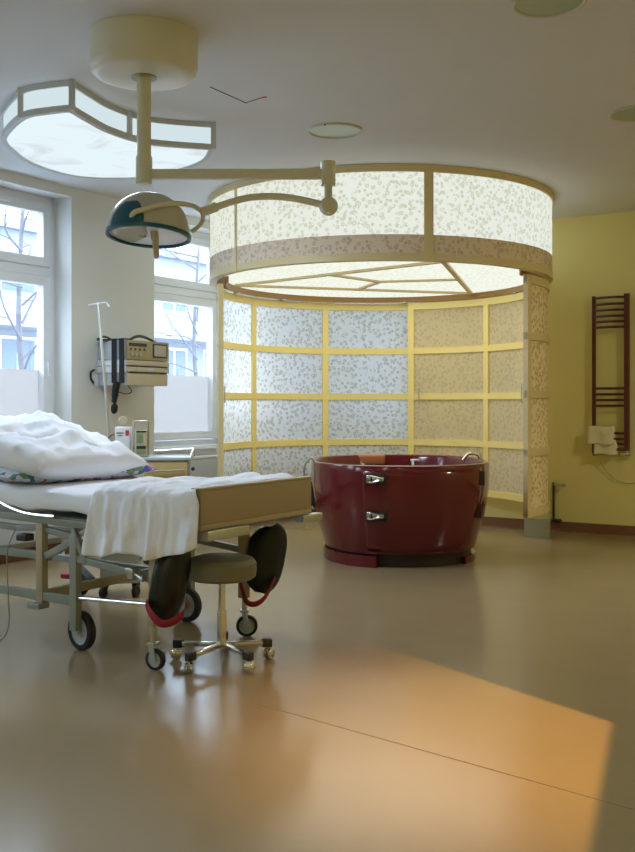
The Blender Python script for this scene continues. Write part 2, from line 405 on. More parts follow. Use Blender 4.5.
def tree(px_, base_d, h, seed, label, thick=.07):
    rnd = random.Random(seed); p = P(px_, 405, base_d); t = thing('bare_tree', label, 'tree', (p.x, p.y, -1.2))
    trunk = spline([(0, 0, 0), (.1, .05, h*.3), (-.05, .1, h*.6), (.1, 0, h)], 6)
    MB().tube(trunk, [thick*(1-.75*i/(len(trunk)-1)) for i in range(len(trunk))], 10).build('trunk', 'bark', t)
    br = MB()
    for k in range(16):
        z = h*(.3+.65*k/16); a = rnd.uniform(0, 2*PI); L = rnd.uniform(.9, 2.0); up = rnd.uniform(.2, 1.0)
        pts = spline([(0.02, 0.03, z), (L*.4*math.cos(a), L*.4*math.sin(a), z+up*.6), (L*math.cos(a+.3), L*math.sin(a+.3), z+up+rnd.uniform(-.5, .4))], 5)
        br.tube(pts, [.02*(1-.85*i/(len(pts)-1)) for i in range(len(pts))], 6)
        for q in range(3):
            j = 3+q*2; b0 = pts[min(j, len(pts)-1)]; a2 = a+rnd.uniform(-1.2, 1.2); l2 = rnd.uniform(.3, .8)
            br.tube([b0, b0+Vector((l2*math.cos(a2), l2*math.sin(a2), rnd.uniform(-.2, .5)))], [.009, .003], 5)
    br.build('branches', 'bark', t)
tree(20, 13.5, 6.0, 3, 'bare tree outside the left window')
tree(196, 19.0, 6.0, 9, 'bare tree outside the window behind the cabinet')

# ------------------------------------------------------------------ round enclosure
Cx, Cy, RD = .549, 8.883, 1.495
def ang(x, r, far=True):
    k = (x-317.5)/F; A = 1+k*k; B = -2*(k*Cx+Cy); Cc = Cx*Cx+Cy*Cy-r*r; D = math.sqrt(max(B*B-4*A*Cc, 0))
    Y = (-B+(D if far else -D))/(2*A); a = math.degrees(math.atan2(Y-Cy, k*Y-Cx)); return a
Cp = (0, 0)
canopy = thing('round_light_canopy', 'large round drum canopy of lit leaf-print cloth above the red tub', 'light canopy', (Cx, Cy, 2.25))
def zc(z): return z-2.25
MB().arc(Cp, RD-.03, RD+.012, 0, 360, zc(2.925), zc(2.979), 120).build('top_rim', 'wood_edge', canopy)
MB().arc(Cp, RD-.012, RD, 0, 360, zc(2.46), zc(2.925), 120).build('lit_shade', 'shade', canopy, 'glowing leaf-print cloth')
MB().arc(Cp, RD-.012, RD+.002, 0, 360, zc(2.315), zc(2.462), 120).build('lower_band', 'band', canopy, 'darker unlit cloth band')
MB().arc(Cp, RD-.06, RD+.008, 0, 360, zc(2.270), zc(2.325), 120).build('lower_rim', 'wood_edge', canopy)
MB().arc(Cp, 1.352, 1.362, -37, 195, zc(2.246), zc(2.30), 90).arc(Cp, 1.362, 1.434, -37, 195, zc(2.285), zc(2.30), 90).build('door_track', 'track', canopy)
MB().arc(Cp, .001, 1.45, 0, 360, zc(2.305), zc(2.315), 96).build('soffit_diffuser', 'inner', canopy, 'glowing cloth ceiling')
for x, wdeg in ((428.5, 1.35), (236.5, .45)):
    a = ang(x, RD, False)
    MB().arc(Cp, RD, RD+.012, a-wdeg, a+wdeg, zc(2.262), zc(2.93), 4).build('seam_strip', 'wood_edge', canopy)
for a in (10, 50, 95, 140, 180):
    MB().arc(Cp, RD, RD+.012, a-1, a+1, zc(2.262), zc(2.93), 4).build('seam_strip', 'wood_edge', canopy)
tri = [Vector((1.33*math.cos(R(a)), 1.33*math.sin(R(a)), zc(2.294))) for a in (168, 44, 288)]
for k in range(3):
    MB().bar(tri[k], tri[(k+1) % 3], .04, .02).build('soffit_strut', 'wood_edge', canopy)
    MB().bar((0, 0, zc(2.294)), (tri[k]+tri[(k+1) % 3])/2+Vector((0, 0, -.002)), .04, .017).build('soffit_strut', 'wood_edge', canopy)

ROWS = [.34, .82, 1.285, 1.75, 2.20]
def door(label, r, a0, a1, posts, handle=None, posts_w=.065, edge_mat='wood', panel_mat='panel', groups=None, rail_mat='wood'):
    t = thing('curved_sliding_door', label, 'sliding door', (Cx, Cy, .30), group=groups)
    th = .034; ri, ro = r-th/2, r+th/2; zz = lambda z: z-.30
    n = max(6, int(abs(a1-a0)/2.5))
    w = math.degrees(.03/r)
    pn = MB(); pn.grid(lambda u, v: Vector((r*math.cos(R(a0+(a1-a0)*u)), r*math.sin(R(a0+(a1-a0)*u)), zz(.34)+1.86*v)), n*2, 2)
    pn.build('panel', panel_mat, t, 'leaf-print translucent sheet')
    for z in ROWS:
        MB().arc(Cp, ri, ro, a0, a1, zz(z-.03), zz(z+(.03 if z < 2 else .037)), n).build('rail', rail_mat, t)
    for a in [a0+w, a1-w]:
        MB().arc(Cp, ri-.004, ro+.004, a-w, a+w, zz(.305), zz(2.233), 3).build('stile', edge_mat, t)
    for a in posts:
        MB().arc(Cp, ri-.003, ro+.003, a-w, a+w, zz(.31), zz(2.23), 3).build('mullion', 'wood', t)
    if handle is not None:
        a, side = handle; rr = r+side*(th/2+.004)
        def q(da, off, z): return Vector(((rr+side*off)*math.cos(R(a+da)), (rr+side*off)*math.sin(R(a+da)), zz(z)))
        MB().tube([q(0, 0, 1.21), q(0, .03, 1.22), q(0, .03, 1.36), q(0, 0, 1.37)], .006, 8).build('handle', 'steel', t)
    return t
a417, a487, a325, a252 = ang(417.5, 1.42), ang(487, 1.375), ang(325, 1.42), ang(253, 1.42)
door('curved leaf-print door on the left, backlit by the window', 1.42, 193, a417-1.2, [a252, a325], (188, -1), edge_mat='wood_edge')
door('curved leaf-print door at the back right, darker against the wall', 1.375, a417+1.0, ang(534, 1.375), [a487], (a417-1.6, -1), panel_mat='panel_in')
aR = ang(525.5, 1.458, False)
door('right-hand curved door of the enclosure, seen from outside beside the radiator', 1.458, aR, 18, [], (aR+1.2, -1), edge_mat='wood_edge', panel_mat='panel_out', rail_mat='wood_edge')
for x in (238, 284, 404, 515):
    a = R(ang(x, 1.36))
    MB().box((1.372*math.cos(a), 1.372*math.sin(a), zc(2.243)), (.05, .05, .016), a, .004).build('roller', 'steel', canopy)
# grey foot plate of the enclosure at the wall
d_ = 9.05
p0, p1 = P(525, 535, 9.14), P(549.5, 535, 8.98)
MB().bar((p0.x, p0.y, .085), (p1.x, p1.y, .085), .03, .166).build('foot_plate', mat('olive_grey_plate', (.30, .30, .20), .5))
tag(bpy.data.objects['foot_plate'], 'pale grey foot plate standing on the floor under the right-hand curved door', 'plate')

# ------------------------------------------------------------------ birthing tub
TX, TY = .655, 8.05
tub = thing('birthing_tub', 'glossy dark red oval birthing tub standing under the round canopy', 'bathtub', (TX, TY, 0))
TA, TB, TZ = .705, .84, .745
def tub_scale(z):
    k = (z-.1)/(TZ-.1); return .845+.155*math.sin(min(max(k, 0), 1)*PI/2)**.95+.012*math.sin(PI*min(max(k, 0), 1))
def tub_pt(a, z, off=0, sc=None):
    s_ = (tub_scale(z) if sc is None else sc); e = 2/2.3
    c, s = math.cos(a), math.sin(a)
    x = (TA*s_+off)*math.copysign(abs(c)**e, c); y = (TB*s_+off)*math.copysign(abs(s)**e, s)
    return Vector((x, y, z))
N = 96; prof = []
zs = [.10+(TZ-.1)*k/14 for k in range(15)]
b = MB(); rings = []
for z in zs: rings.append([b.bm.verts.new(tub_pt(2*PI*k/N, z)) for k in range(N)])
for (sc, z) in ((.995, TZ+.012), (.975, TZ+.018), (.945, TZ+.014), (.93, TZ-.01), (.90, .45), (.84, .2), (.74, .16), (.4, .155)):
    rings.append([b.bm.verts.new(tub_pt(2*PI*k/N, z, 0, sc)) for k in range(N)])
for i in range(len(rings)-1):
    for k in range(N): b.bm.faces.new((rings[i][k], rings[i][(k+1) % N], rings[i+1][(k+1) % N], rings[i+1][k]))
b.bm.faces.new(rings[-1]); b.bm.faces.new(rings[0][::-1])
b.build('shell', 'tub', tub, smooth=50)
def tub_ang(x, z):                       # parameter whose outline point shows at column x (front side)
    best = None
    for k in range(2000):
        a = PI+PI*k/2000; p = tub_pt(a, z); X = TX+p.x; Y = TY+p.y
        e = abs(X/Y*F+317.5-x)
        if best is None or e < best[0]: best = (e, a)
    return best[1]
aL_, aR_ = tub_ang(364, .45), tub_ang(477.5, .45)
# plinth with a set-back right half
b = MB()
def plinth_poly(s0, a0, a1, n=40): return [tub_pt(a0+(a1-a0)*k/n, 0, 0, s0).xy for k in range(n+1)]
b.prism(plinth_poly(.80, 0, 2*PI*(1-1/81), 80), 0, .12); b.build('plinth', 'tub_dark', tub, 'dark set-back plinth')
sk = MB(); skp = plinth_poly(.865, R(100), aL_+.10, 50)+[tub_pt(aL_+.10, 0, 0, .70).xy]+plinth_poly(.70, aL_+.1, R(100), 30)[1:]
sk.prism(skp, 0, .085); sk.build('skirt', 'tub', tub)
sk2 = MB(); skp = plinth_poly(.85, aR_-.03, aR_+1.9, 40)+plinth_poly(.70, aR_+1.9, aR_-.03, 30); sk2.prism(skp, 0, .05); sk2.build('skirt', 'tub', tub)
# door in the tub wall: raised shell
dm = MB(); nA, nZ = 40, 14
dm.grid(lambda u, v: tub_pt(aL_+(aR_-aL_)*u, .125+(TZ-.125-.012)*v, .008), nA, nZ)
dm.build('entry_door', 'tub', tub, smooth=60, solid=.014)
def latch(x, z, name='latch', m='chrome'):
    a = tub_ang(x, z); p = tub_pt(a, z, .016); q = tub_pt(a+.01, z, .016); tx = (q-p).normalized(); nr = Vector((tx.y, -tx.x, 0))
    mt = Matrix.Translation(p) @ Matrix((tx, nr, Vector((0, 0, 1)))).transposed().to_4x4()
    o = MB().box((.015, .0, 0), (.17, .010, .085), 0, .004, mt).build('latch_recess', 'tub_dark', tub)
    b = MB(); b.box((-.035, .012, 0), (.03, .022, .055), 0, .004, mt); b.box((.035, .014, 0), (.085, .018, .030), 0, .005, mt)
    b.tube([mt @ Vector(v) for v in ((-.03, .02, .024), (.0, .034, .02), (.05, .03, .008))], .006, 8)
    b.tube([mt @ Vector(v) for v in ((-.03, .02, -.024), (.0, .034, -.02), (.05, .03, -.008))], .006, 8)
    b.build(name, m, o)
latch(374.5, .665); latch(374.5, .395)
for z in (.655, .41):
    a = aR_; p = tub_pt(a, z, .012)
    b = MB(); b.box(p, (.05, .04, .11), 0, .008); b.build('hinge', 'tub_dark', tub)
p = tub_pt(tub_ang(312.5, .5), .47, .012)
b = MB(); b.tube(spline([p+Vector((-.012, 0, .10)), p+Vector((-.03, -.02, .02)), p+Vector((0.02, -.05, -.10))], 6), .016, 10); b.build('lever', 'chrome', tub, 'chrome lever on the left side')
MB().box(p+Vector((.015, .0, .02)), (.05, .12, .2), 0, .01).build('lever_recess', 'tub_dark', tub)
# headrest on the far rim
b = MB(); hc = tub_pt(R(100), TZ+.0, -.03)
b.box((hc.x-.06, hc.y-.02, TZ-.028), (.30, .085, .10), R(4), .025); b.build('headrest', 'headrest', tub, 'tan padded headrest')
# spout and hose
b = MB(); p = tub_pt(R(8), TZ+.01, -.02)
b.tube(spline([p, p+Vector((-.03, -.02, .04)), p+Vector((-.10, -.04, .045)), p+Vector((-.15, -.05, -.005))], 6), .012, 10); b.cyl(p+Vector((0, 0, -.01)), p+Vector((0, 0, .05)), .02); b.build('spout', 'chrome', tub, 'curved chrome spout')
b = MB(); p = tub_pt(R(187), TZ+.01, -.025)
b.tube(spline([p, p+Vector((-.03, 0, .025)), p+Vector((-.075, 0, -.02)), p+Vector((-.085, 0, -.10)), p+Vector((-.06, .02, -.25))], 6), .009, 10); b.build('hose', 'steel', tub, 'bent steel hose')
# white reflection-free steps of fittings on the inside wall
b = MB(); p = tub_pt(R(72), TZ-.03, -.055)
for dx in (-.05, .05): b.cyl(p+Vector((dx, 0, 0)), p+Vector((dx, -.02, -.07)), .012)
b.cyl(p+Vector((-.07, 0, .0)), p+Vector((.07, 0, .0)), .010); b.build('grab_handle', 'white_plastic', tub, 'pale grab handle inside the far rim')

# ------------------------------------------------------------------ towel radiator on the back wall
tr_ = thing('towel_radiator', 'tall maroon towel radiator with bowed rungs on the yellow wall', 'radiator', W(3.40, 0, .72), PHI)
WR = .152
MB().bar((-WR, -.06, .03), (-WR, -.06, 1.49), .03, .03).build('upright', 'maroon', tr_)
MB().bar((WR, -.06, .06), (WR, -.06, 1.50), .045, .04).build('upright', 'maroon', tr_)
for yy in (298, 304.5, 310.5, 316.5, 322, 327.5, 388.5, 394.3, 400, 405.7, 433, 438.5, 443.5, 449):
    z = EYE-(yy-HY)/F*9.25-.72
    MB().tube(spline([(-WR, -.06, z), (-WR*.5, -.095, z), (0, -.105, z), (WR*.5, -.095, z), (WR, -.06, z)], 4), .0115, 8).build('rung', 'maroon', tr_)
for sx in (-1, 1):
    for z in (.15, 1.42): MB().cyl((sx*WR, -.06, z), (sx*WR, 0, z), .012).build('wall_bracket', 'maroon', tr_)
vb = MB().cyl((WR, -.06, .03), (WR, -.06, .07), .014).cyl((WR-.05, -.06, .03), (WR+.03, -.06, .03), .018); vb.build('valve', 'chrome', tr_)
MB().cyl((-WR, -.06, .012), (-WR, -.06, .032), .014).build('end_cap', 'maroon', tr_)
def folded_towel(label, cx_, z0, w, hgt, lean, y_out):
    b = MB()
    def fn(u, v):
        x = cx_+(u-.5)*w+lean*(v-.5)*.3; s = v*2-1
        y = -.118-y_out-.012*math.sin(u*9+1)*abs(s)
        zz = z0-abs(s)*hgt
        if s > 0: y += .028
        return Vector((x, y, zz+.006*math.sin(u*7)))
    b.grid(fn, 14, 16)
    o = b.build('towel', 'towel', None, smooth=60, solid=.018); o.location = W(3.40, 0, .72); o.rotation_euler = (0, 0, PHI)
    return tag(o, label, 'towel', None)
folded_towel('cream towel folded over the lower rungs of the maroon radiator', -.065, .275, .235, .16, .05, .012)
folded_towel('smaller cream towel hanging lowest on the maroon radiator', -.03, .125, .205, .10, .0, .0)
c = MB(); c.tube(spline([(-.10, -.05, -.05), (-.02, -.03, -.16), (.06, -.02, -.22), (.18, -.015, -.24), (.34, -.012, -.20)], 6), .003, 6)
o = c.build('cable', 'greycord'); o.location = W(3.40, 0, .72); o.rotation_euler = (0, 0, PHI); tag(o, 'thin cable drooping on the wall below the towel radiator', 'cable')
v_ = thing('wall_tap', 'small dark pipe tap on the yellow wall right of the curved door', 'tap', W(2.845, 0, .40), PHI)
MB().cyl((0, -.02, -.30), (0, -.02, .06), .011).build('pipe', 'dark_plastic', v_)
MB().cyl((0, -.02, .04), (.10, -.05, .04), .008).ball((.11, -.053, .04), .018).build('lever', 'steel', v_)
MB().cyl((-.01, -.025, -.30), (.07, -.06, -.30), .016).ball((.075, -.06, -.30), .022).build('valve', 'dark_plastic', v_)

# ------------------------------------------------------------------ ceiling things
def downlight(x, y, r, label):
    p = P(x, y, (CEIL-EYE)*F/(HY-y)); t = thing('recessed_downlight', label, 'ceiling light', (p.x, p.y, CEIL), group='recessed ceiling downlights')
    MB().lathe([(r-.02, 0), (r, -.001), (r, -.008), (r-.012, -.014), (r-.02, -.008)], 48, closed=True).build('ring', 'downlight_ring', t)
    MB().lathe([(0, -.006), (r-.02, -.006), (r-.02, -.001), (0, -.001)], 48).build('glass', 'downlight', t)
    MB().ball((-.35*r, -r+.012, -.013), .006, n=8).build('screw', 'dark_plastic', t)
downlight(334.5, 130, .18, 'round ceiling downlight just in front of the drum canopy')
downlight(549, 1.5, .165, 'round ceiling downlight at the top edge of the photo')
downlight(637, 112.5, .165, 'round ceiling downlight at the right edge, above the towel radiator')
# crescent light
pts_front = [(21, 88.3), (49, 82), (72, 79.6), (91, 92), (113, 104.6), (151, 116.7), (213.5, 122.4)]
zb = 2.81
front = [P(x, y, 1780/(405-y)).xy for x, y in pts_front]
back = [P(x, y, 1610/(405-y)).xy for x, y in [(204, 162), (170, 173.4), (132, 179), (75.6, 177.2), (30, 164), (5.7, 147)]]
def smooth2(pl, n): return [Vector((p.x, p.y)) for p in spline([(q.x, q.y, 0) for q in pl], n)]
corner = front[2]; left_top = P(2, 109, 6.01).xy
segA = smooth2([back[-1], left_top, front[0], front[1], corner], 6)       # convex left side to the corner
segB = smooth2([corner, front[3], front[4], front[5], front[6]], 6)       # concave front
segC = smooth2([front[6], back[0], back[1], back[2], back[3], back[4], back[5]], 6)
outline = segA[:-1]+segB[:-1]+segC[:-1]
cen = Vector((-1.35, 6.2))
cl = thing('crescent_ceiling_light', 'white crescent-shaped daylight ceiling light above the bed', 'ceiling light', (cen.x, cen.y, CEIL))
loc_ = [p-cen for p in outline]
def inset(poly, d):
    n = len(poly); out_ = []
    for i in range(n):
        a, b_, c_ = poly[i-1], poly[i], poly[(i+1) % n]; t1 = (b_-a).normalized(); t2 = (c_-b_).normalized(); tt = (t1+t2)
        tt = tt.normalized() if tt.length > 1e-6 else t1
        nr = Vector((-tt.y, tt.x)); out_.append(b_+nr*d)
    return out_
area = sum(loc_[i-1].x*loc_[i].y-loc_[i].x*loc_[i-1].y for i in range(len(loc_)))
sg = 1 if area > 0 else -1
inn = inset(loc_, .03*sg); inn2 = inset(loc_, .012*sg)
def ringband(p_out, p_in, z0, z1):
    b = MB(); n = len(p_out)
    L = [[b.bm.verts.new((p.x, p.y, z)) for p in pp] for pp, z in ((p_out, z0), (p_out, z1), (p_in, z1), (p_in, z0))]
    for i in range(n):
        j = (i+1) % n
        for k in range(4): b.bm.faces.new((L[k][i], L[k][j], L[(k+1) % 4][j], L[(k+1) % 4][i]))
    return b
zt = zb-CEIL
ringband(loc_, inn, zt, zt+.034).build('lower_frame', 'crescent_frame', cl, smooth=30)
ringband(loc_, inn, -.032, -.001).build('upper_frame', 'crescent_frame', cl, smooth=30)
ringband(inn2, inn, zt+.02, -.02).build('fascia', 'crescent_side', cl, 'glowing white side strip', smooth=30)
MB().prism([p for p in inn], zt+.006, zt+.012).build('diffuser', 'crescent', cl, 'glowing marbled white diffuser', smooth=0)
for q in (corner-cen, front[0]-cen, segB[15]-cen, front[6]-cen):
    MB().box((q.x, q.y, (zt)/2), (.03, .03, -zt-.004), 0, 0).build('frame_post', 'crescent_frame', cl)
# wire scar on the ceiling
zz = CEIL-.002
w_ = MB(); pw = [P(x, y, (zz-EYE)*F/(HY-y)) for x, y in ((210, 87), (246, 103), (262, 97.5))]; w_.tube(pw, .002, 6)
o = w_.build('loose_wire', 'cord'); tag(o, 'thin dark wire lying along the ceiling beside the lamp canopy', 'wire')
pr = P(266.5, 96.8, (zz-EYE)*F/(HY-96.8)); e_ = MB(); e_.tube([pw[-1], pr], .004, 6); e_.build('wire_tip', 'red_paint', o, 'red tip')

# ------------------------------------------------------------------ surgical lamp
LD = 4.82; lx, ly = -.1735*LD, LD
sl = thing('surgical_lamp', 'ceiling-mounted surgical lamp with jointed arm and domed head above the bed', 'lamp', (lx, ly, CEIL))
B_ = Vector((lx, ly, CEIL))
def S(x, y, d=LD): return P(x, y, d)-B_
rc = .258
MB().lathe([(0, -.2), (rc-.05, -.2), (rc-.022, -.193), (rc-.006, -.178), (rc, -.15), (rc, -.001), (0, -.001)], 64).build('ceiling_canopy', 'lamp_enamel', sl)
MB().lathe([(.034, -.205), (.062, -.206), (.062, -.198), (.034, -.198)], 32, closed=True).build('collar', 'reflector', sl)
MB().cyl((0, 0, -.2), (0, 0, -.60), .034, n=24).cyl((0, 0, -.585), (0, 0, -.715), .040, n=24).build('drop_pole', 'lamp_enamel', sl)
e1 = S(328, 172.5)
MB().bar(Vector((.03, 0, -.668)), Vector((e1.x, e1.y, -.668)), .045, .046, .008).build('horizontal_arm', 'lamp_enamel', sl)
bl_ = S(328.5, 207); bl_.y -= .02
j = MB(); j.cyl(e1+Vector((0, 0, .052)), e1+Vector((0, 0, -.062)), .036, n=24); j.cyl(e1+Vector((0, 0, -.06)), bl_, .020, n=16); j.ball(bl_, .046)
j.cyl(bl_+Vector((.0, .05, 0)), bl_+Vector((0, -.05, 0)), .034); j.build('elbow_joint', 'lamp_enamel', sl)
arm = spline([bl_, S(300, 199.5), S(276, 196.5), S(250, 197.5), S(228, 203), S(207, 210.5)], 6)
MB().tube(arm, [.017]*len(arm), 12).build('spring_arm', 'lamp_enamel', sl)
j2 = MB(); j2.tube([S(217, 206.5), S(202, 212)], .024, 12); j2.build('wrist_joint', 'lamp_enamel', sl)
yk = spline([S(202, 211.5), S(193, 206), S(178, 203.5, 4.70), S(160, 205, 4.595), S(146, 209, 4.57), S(135, 212, 4.56), S(131, 217.5, 4.585)], 6)
y2 = spline([S(202, 212), S(203, 218), S(200, 225), S(191.5, 232)], 6)
y_ = MB(); y_.tube(yk, .012, 10); y_.tube(y2, .011, 10); y_.build('yoke', 'lamp_enamel', sl)
dc = S(148.5, 235, 4.76)
DM = Matrix.Translation(dc) @ Matrix.Rotation(R(-6), 4, 'X') @ Matrix.Rotation(R(2.5), 4, 'Y')
RL, HL = .197, .20
prof = [(RL*math.cos(R(t_))**.9 if t_ < 90 else 0, HL*math.sin(R(t_))) for t_ in range(0, 91, 6)]
MB().lathe(prof+[(0, HL-.012)]+[(max(r-.012, 0), z*.95) for r, z in prof[::-1][1:]], 56, DM).build('dome', 'dome', sl)
MB().lathe([(RL-.010, -.012), (RL+.004, -.012), (RL+.006, .006), (RL-.008, .008)], 56, DM, closed=True).build('rim', 'teal', sl, 'teal rim')
MB().lathe([(0, .02), (RL-.012, .006), (RL-.012, .0), (0, .012)], 48, DM).build('lens', 'lens', sl, 'pale glass underside')
rf = MB(); 
rf.grid(lambda u, v: DM @ Vector(((.02+.155*v)*math.cos(R(125+150*u)), (.02+.155*v)*math.sin(R(125+150*u)), -.002)), 16, 4); rf.build('reflector', 'reflector', sl, solid=.006)
tp = MB()
def teal_fn(u, v):
    a = R(-141+54*u); top = 4+29*min(1, u/.34)**.6*(1-.85*max(0, (u-.72)/.28)**2); t_ = R(2+top*v)
    return DM @ Vector(((RL*math.cos(t_)**.9+.003)*math.cos(a), (RL*math.cos(t_)**.9+.003)*math.sin(a), HL*math.sin(t_)))
tp.grid(teal_fn, 22, 12); tp.build('teal_panel', 'teal', sl, 'teal curved patch on the dome front', solid=.004)
hdl = MB(); h0 = DM @ Vector((.03, -.03, .02)); hdl.tube([h0, h0+Vector((.004, 0, -.045)), h0+Vector((.006, 0, -.05)), h0+Vector((.012, .0, -.128)), h0+Vector((.012, 0, -.138))], [.019, .019, .016, .014, .007], 14); hdl.build('handle', 'beige_plastic', sl, 'tan sterile handle')

# ------------------------------------------------------------------ bed (local x to the foot, y to the far side)
B0 = Vector((-.29, 4.805, 0))
bed = thing('delivery_bed', 'wheeled delivery bed with white sheet and beige footboard', 'bed', B0, PHI)
def bedw(s, l, z): return B0+eB*s+eL*l+Vector((0, 0, z))
def nz(x, y, z=0, s=1): return noise.noise(Vector((x*s, y*s, z)))
fb = MB().bx((-.03, -.45, .665), (.02, .45, .822), .006).build('footboard', 'board', bed)
MB().bx((-.035, -.452, .820), (.025, .452, .832), .004).build('top_trim', 'bedbeige', fb)
MB().bx((-.03, -.45, .640), (.022, .45, .666), .004).build('lower_rail', 'bedbeige', bed)
MB().bx((-.02, -.43, .595), (.045, -.12, .640), .004).build('foot_bracket', 'steel', bed)
MB().bx((-.02, .36, .60), (.03, .54, .636), .004).build('foot_bracket', 'steel', bed)
# mattress
mt_ = MB(); nu, nv = 64, 40
def matt(u, v):
    s = -2.0+1.965*u; rise = max(0, (-1.15-s))**1.0*.16
    a = v*2*PI; ca, sa = math.cos(a), math.sin(a); ex = .28
    y = .462*math.copysign(abs(ca)**ex, ca); z = .730+.058*math.copysign(abs(sa)**ex, sa)
    if sa > 0: z += .008*nz(s*3, y*3)+.006*nz(s*9, y*9)
    if sa < .3 and y < 0: z += .018*nz(s*7, 3.1)-.004; y += .012*nz(s*6, 9.7)
    return Vector((s, y, z+rise))
b = MB(); b.grid(matt, nu, nv)
b.build('mattress', 'sheet', bed, 'white-sheeted mattress', smooth=70)
# side frames, both sides
for sy in (-1, 1):
    Y = .43*sy
    q = MB()
    q.bar((-1.95, Y, .655), (-.62, Y, .617), .03, .036, .004); q.build('side_rail', 'bedpaint', bed)
    q = MB(); pp = [(-1.95, Y-.01*sy, .60), (-1.20, Y-.01*sy, .575), (-1.05, Y-.01*sy, .585), (-.78, Y-.01*sy, .555)]
    for k in range(3): q.bar(pp[k], pp[k+1], .028, .03, .003)
    q.build('lift_rail', 'bedpaint', bed)
    q = MB(); q.tube(spline([(-1.95, Y+.02*sy, .86), (-1.45, Y+.02*sy, .745), (-1.15, Y+.02*sy, .663), (-.90, Y+.02*sy, .652)], 6), .011, 10); q.build('chrome_rail', 'chrome', bed)
    MB().bx((-1.035, Y-.02, .215), (-.99, Y+.02, .61), .003).build('upright', 'bedbeige' if sy < 0 else 'bedpaint', bed)
    MB().bx((-1.065, Y-.05, .19), (-.98, Y+.02, .215), .002).build('upright_foot', 'bedpaint', bed)
    MB().bx((-.80, Y-.02, .105), (-.755, Y+.02, .57), .003).build('rear_leg', 'bedpaint', bed)
    MB().bar((-1.95, Y, .265), (-.78, Y, .245), .03, .042, .003).build('lower_rail', 'bedpaint', bed)
    MB().bar((-1.95, Y*.9, .445), (-1.0, Y*.9, .44), .03, .04, .003).build('middle_rail', 'bedpaint', bed)
    MB().bar((-.76, Y, .455), (-.25, Y, .405), .028, .034, .003).build('front_rail', 'bedpaint', bed)
    MB().cyl((-.78, Y, .262), (-.24, Y, .285), .011).build('brace_rod', 'chrome', bed)
    MB().bar((-.98, Y, .45), (-.79, Y, .535), .03, .035, .003).build('diagonal', 'bedpaint', bed)
    MB().bar((-.79, Y-.005, .60), (-.70, Y-.005, .44), .022, .028, .003).build('link', 'bedpaint', bed)
    MB().bar((-.74, Y, .575), (-.56, Y, .665), .02, .022, .003).build('link', 'steel', bed)
MB().bar((-1.01, -.43, .255), (-1.01, .43, .255), .04, .045, .003).build('cross_beam', 'bedbeige', bed)
MB().bar((-.70, -.40, .60), (-.70, .40, .60), .04, .04, .003).build('cross_beam', 'bedpaint', bed)
MB().bar((-.25, -.45, .60), (-.25, .32, .60), .04, .04, .003).build('cross_beam', 'bedpaint', bed)
MB().bx((-1.10, -.46, .515), (-1.17, -.40, .55), .006).build('hand_control_box', 'dark_plastic', bed)
MB().bx((-.62, -.36, .66), (-.03, .38, .67)).build('leaf_panel', 'bedpaint', bed)
MB().bx((-1.95, -.42, .63), (-.62, .42, .645)).build('bed_base', 'bedpaint', bed)
def castor(x, y, r, top, wide=.032, yaw=0, big=False):
    mt = Matrix.Translation((x, y, 0)) @ Matrix.Rotation(yaw, 4, 'Z')
    tyre = [(r*.72, -wide*.5), (r*.94, -wide*.5), (r, -wide*.3), (r, wide*.3), (r*.94, wide*.5), (r*.72, wide*.5)]
    wm = mt @ Matrix.Translation((0, 0, r)) @ Matrix.Rotation(PI/2, 4, 'X')
    f = MB()
    if not big:
        for sy in (-1, 1): f.bar(mt @ Vector((0, sy*(wide*.5+.006), r)), mt @ Vector((-.012, sy*(wide*.5+.006), r*2+.02)), .03, .005)
        f.box((-.012, 0, r*2+.022), (.045, wide+.018, .012), 0, .002, mt)
        f.cyl(mt @ Vector((-.012, 0, r*2+.02)), mt @ Vector((-.012, 0, top)), .014)
        f.box((.0, wide*.5+.02, r*1.5), (.05, .012, .02), 0, .003, mt)
    else:
        f.cyl(mt @ Vector((0, -.03, r)), mt @ Vector((0, .045, r)), .018)
    fo = f.build('castor_fork', 'steel', bed)
    MB().lathe(tyre, 32, wm, closed=True).build('tyre', 'rubber', fo)
    h = MB(); h.lathe([(0, -wide*.38), (r*.3, -wide*.42), (r*.34, -wide*.2), (r*.66, -wide*.2), (r*.73, -wide*.4), (r*.73, wide*.4), (r*.66, wide*.2), (r*.34, wide*.2), (r*.3, wide*.42), (0, wide*.38)], 32, wm); h.build('hub', 'grey_metal', fo)
castor(-.78, -.385, .095, .5, .04, R(-9), True); castor(-.76, .385, .095, .5, .04, R(0), True)
castor(-.226, -.47, .048, .36, .03, R(8)); castor(-.27, .28, .056, .36, .03, R(35))
MB().bar((-.238, -.475, .20), (-.238, -.455, .60), .04, .04, .003).build('front_leg', 'bedbeige', bed)
MB().bar((-.285, .275, .20), (-.285, .275, .60), .045, .045, .003).build('front_leg', 'bedbeige', bed)
# clamp hardware by near leg
h = MB(); h.cyl((-.40, -.47, .44), (-.27, -.50, .41), .013); h.box((-.35, -.485, .43), (.04, .05, .05), 0, .004); h.build('clamp', 'steel', bed)
h = MB(); h.cyl((-.285, .275, .50), (-.18, .40, .52), .013); h.box((-.22, .35, .51), (.04, .05, .04), 0, .004); h.build('clamp', 'steel', bed)
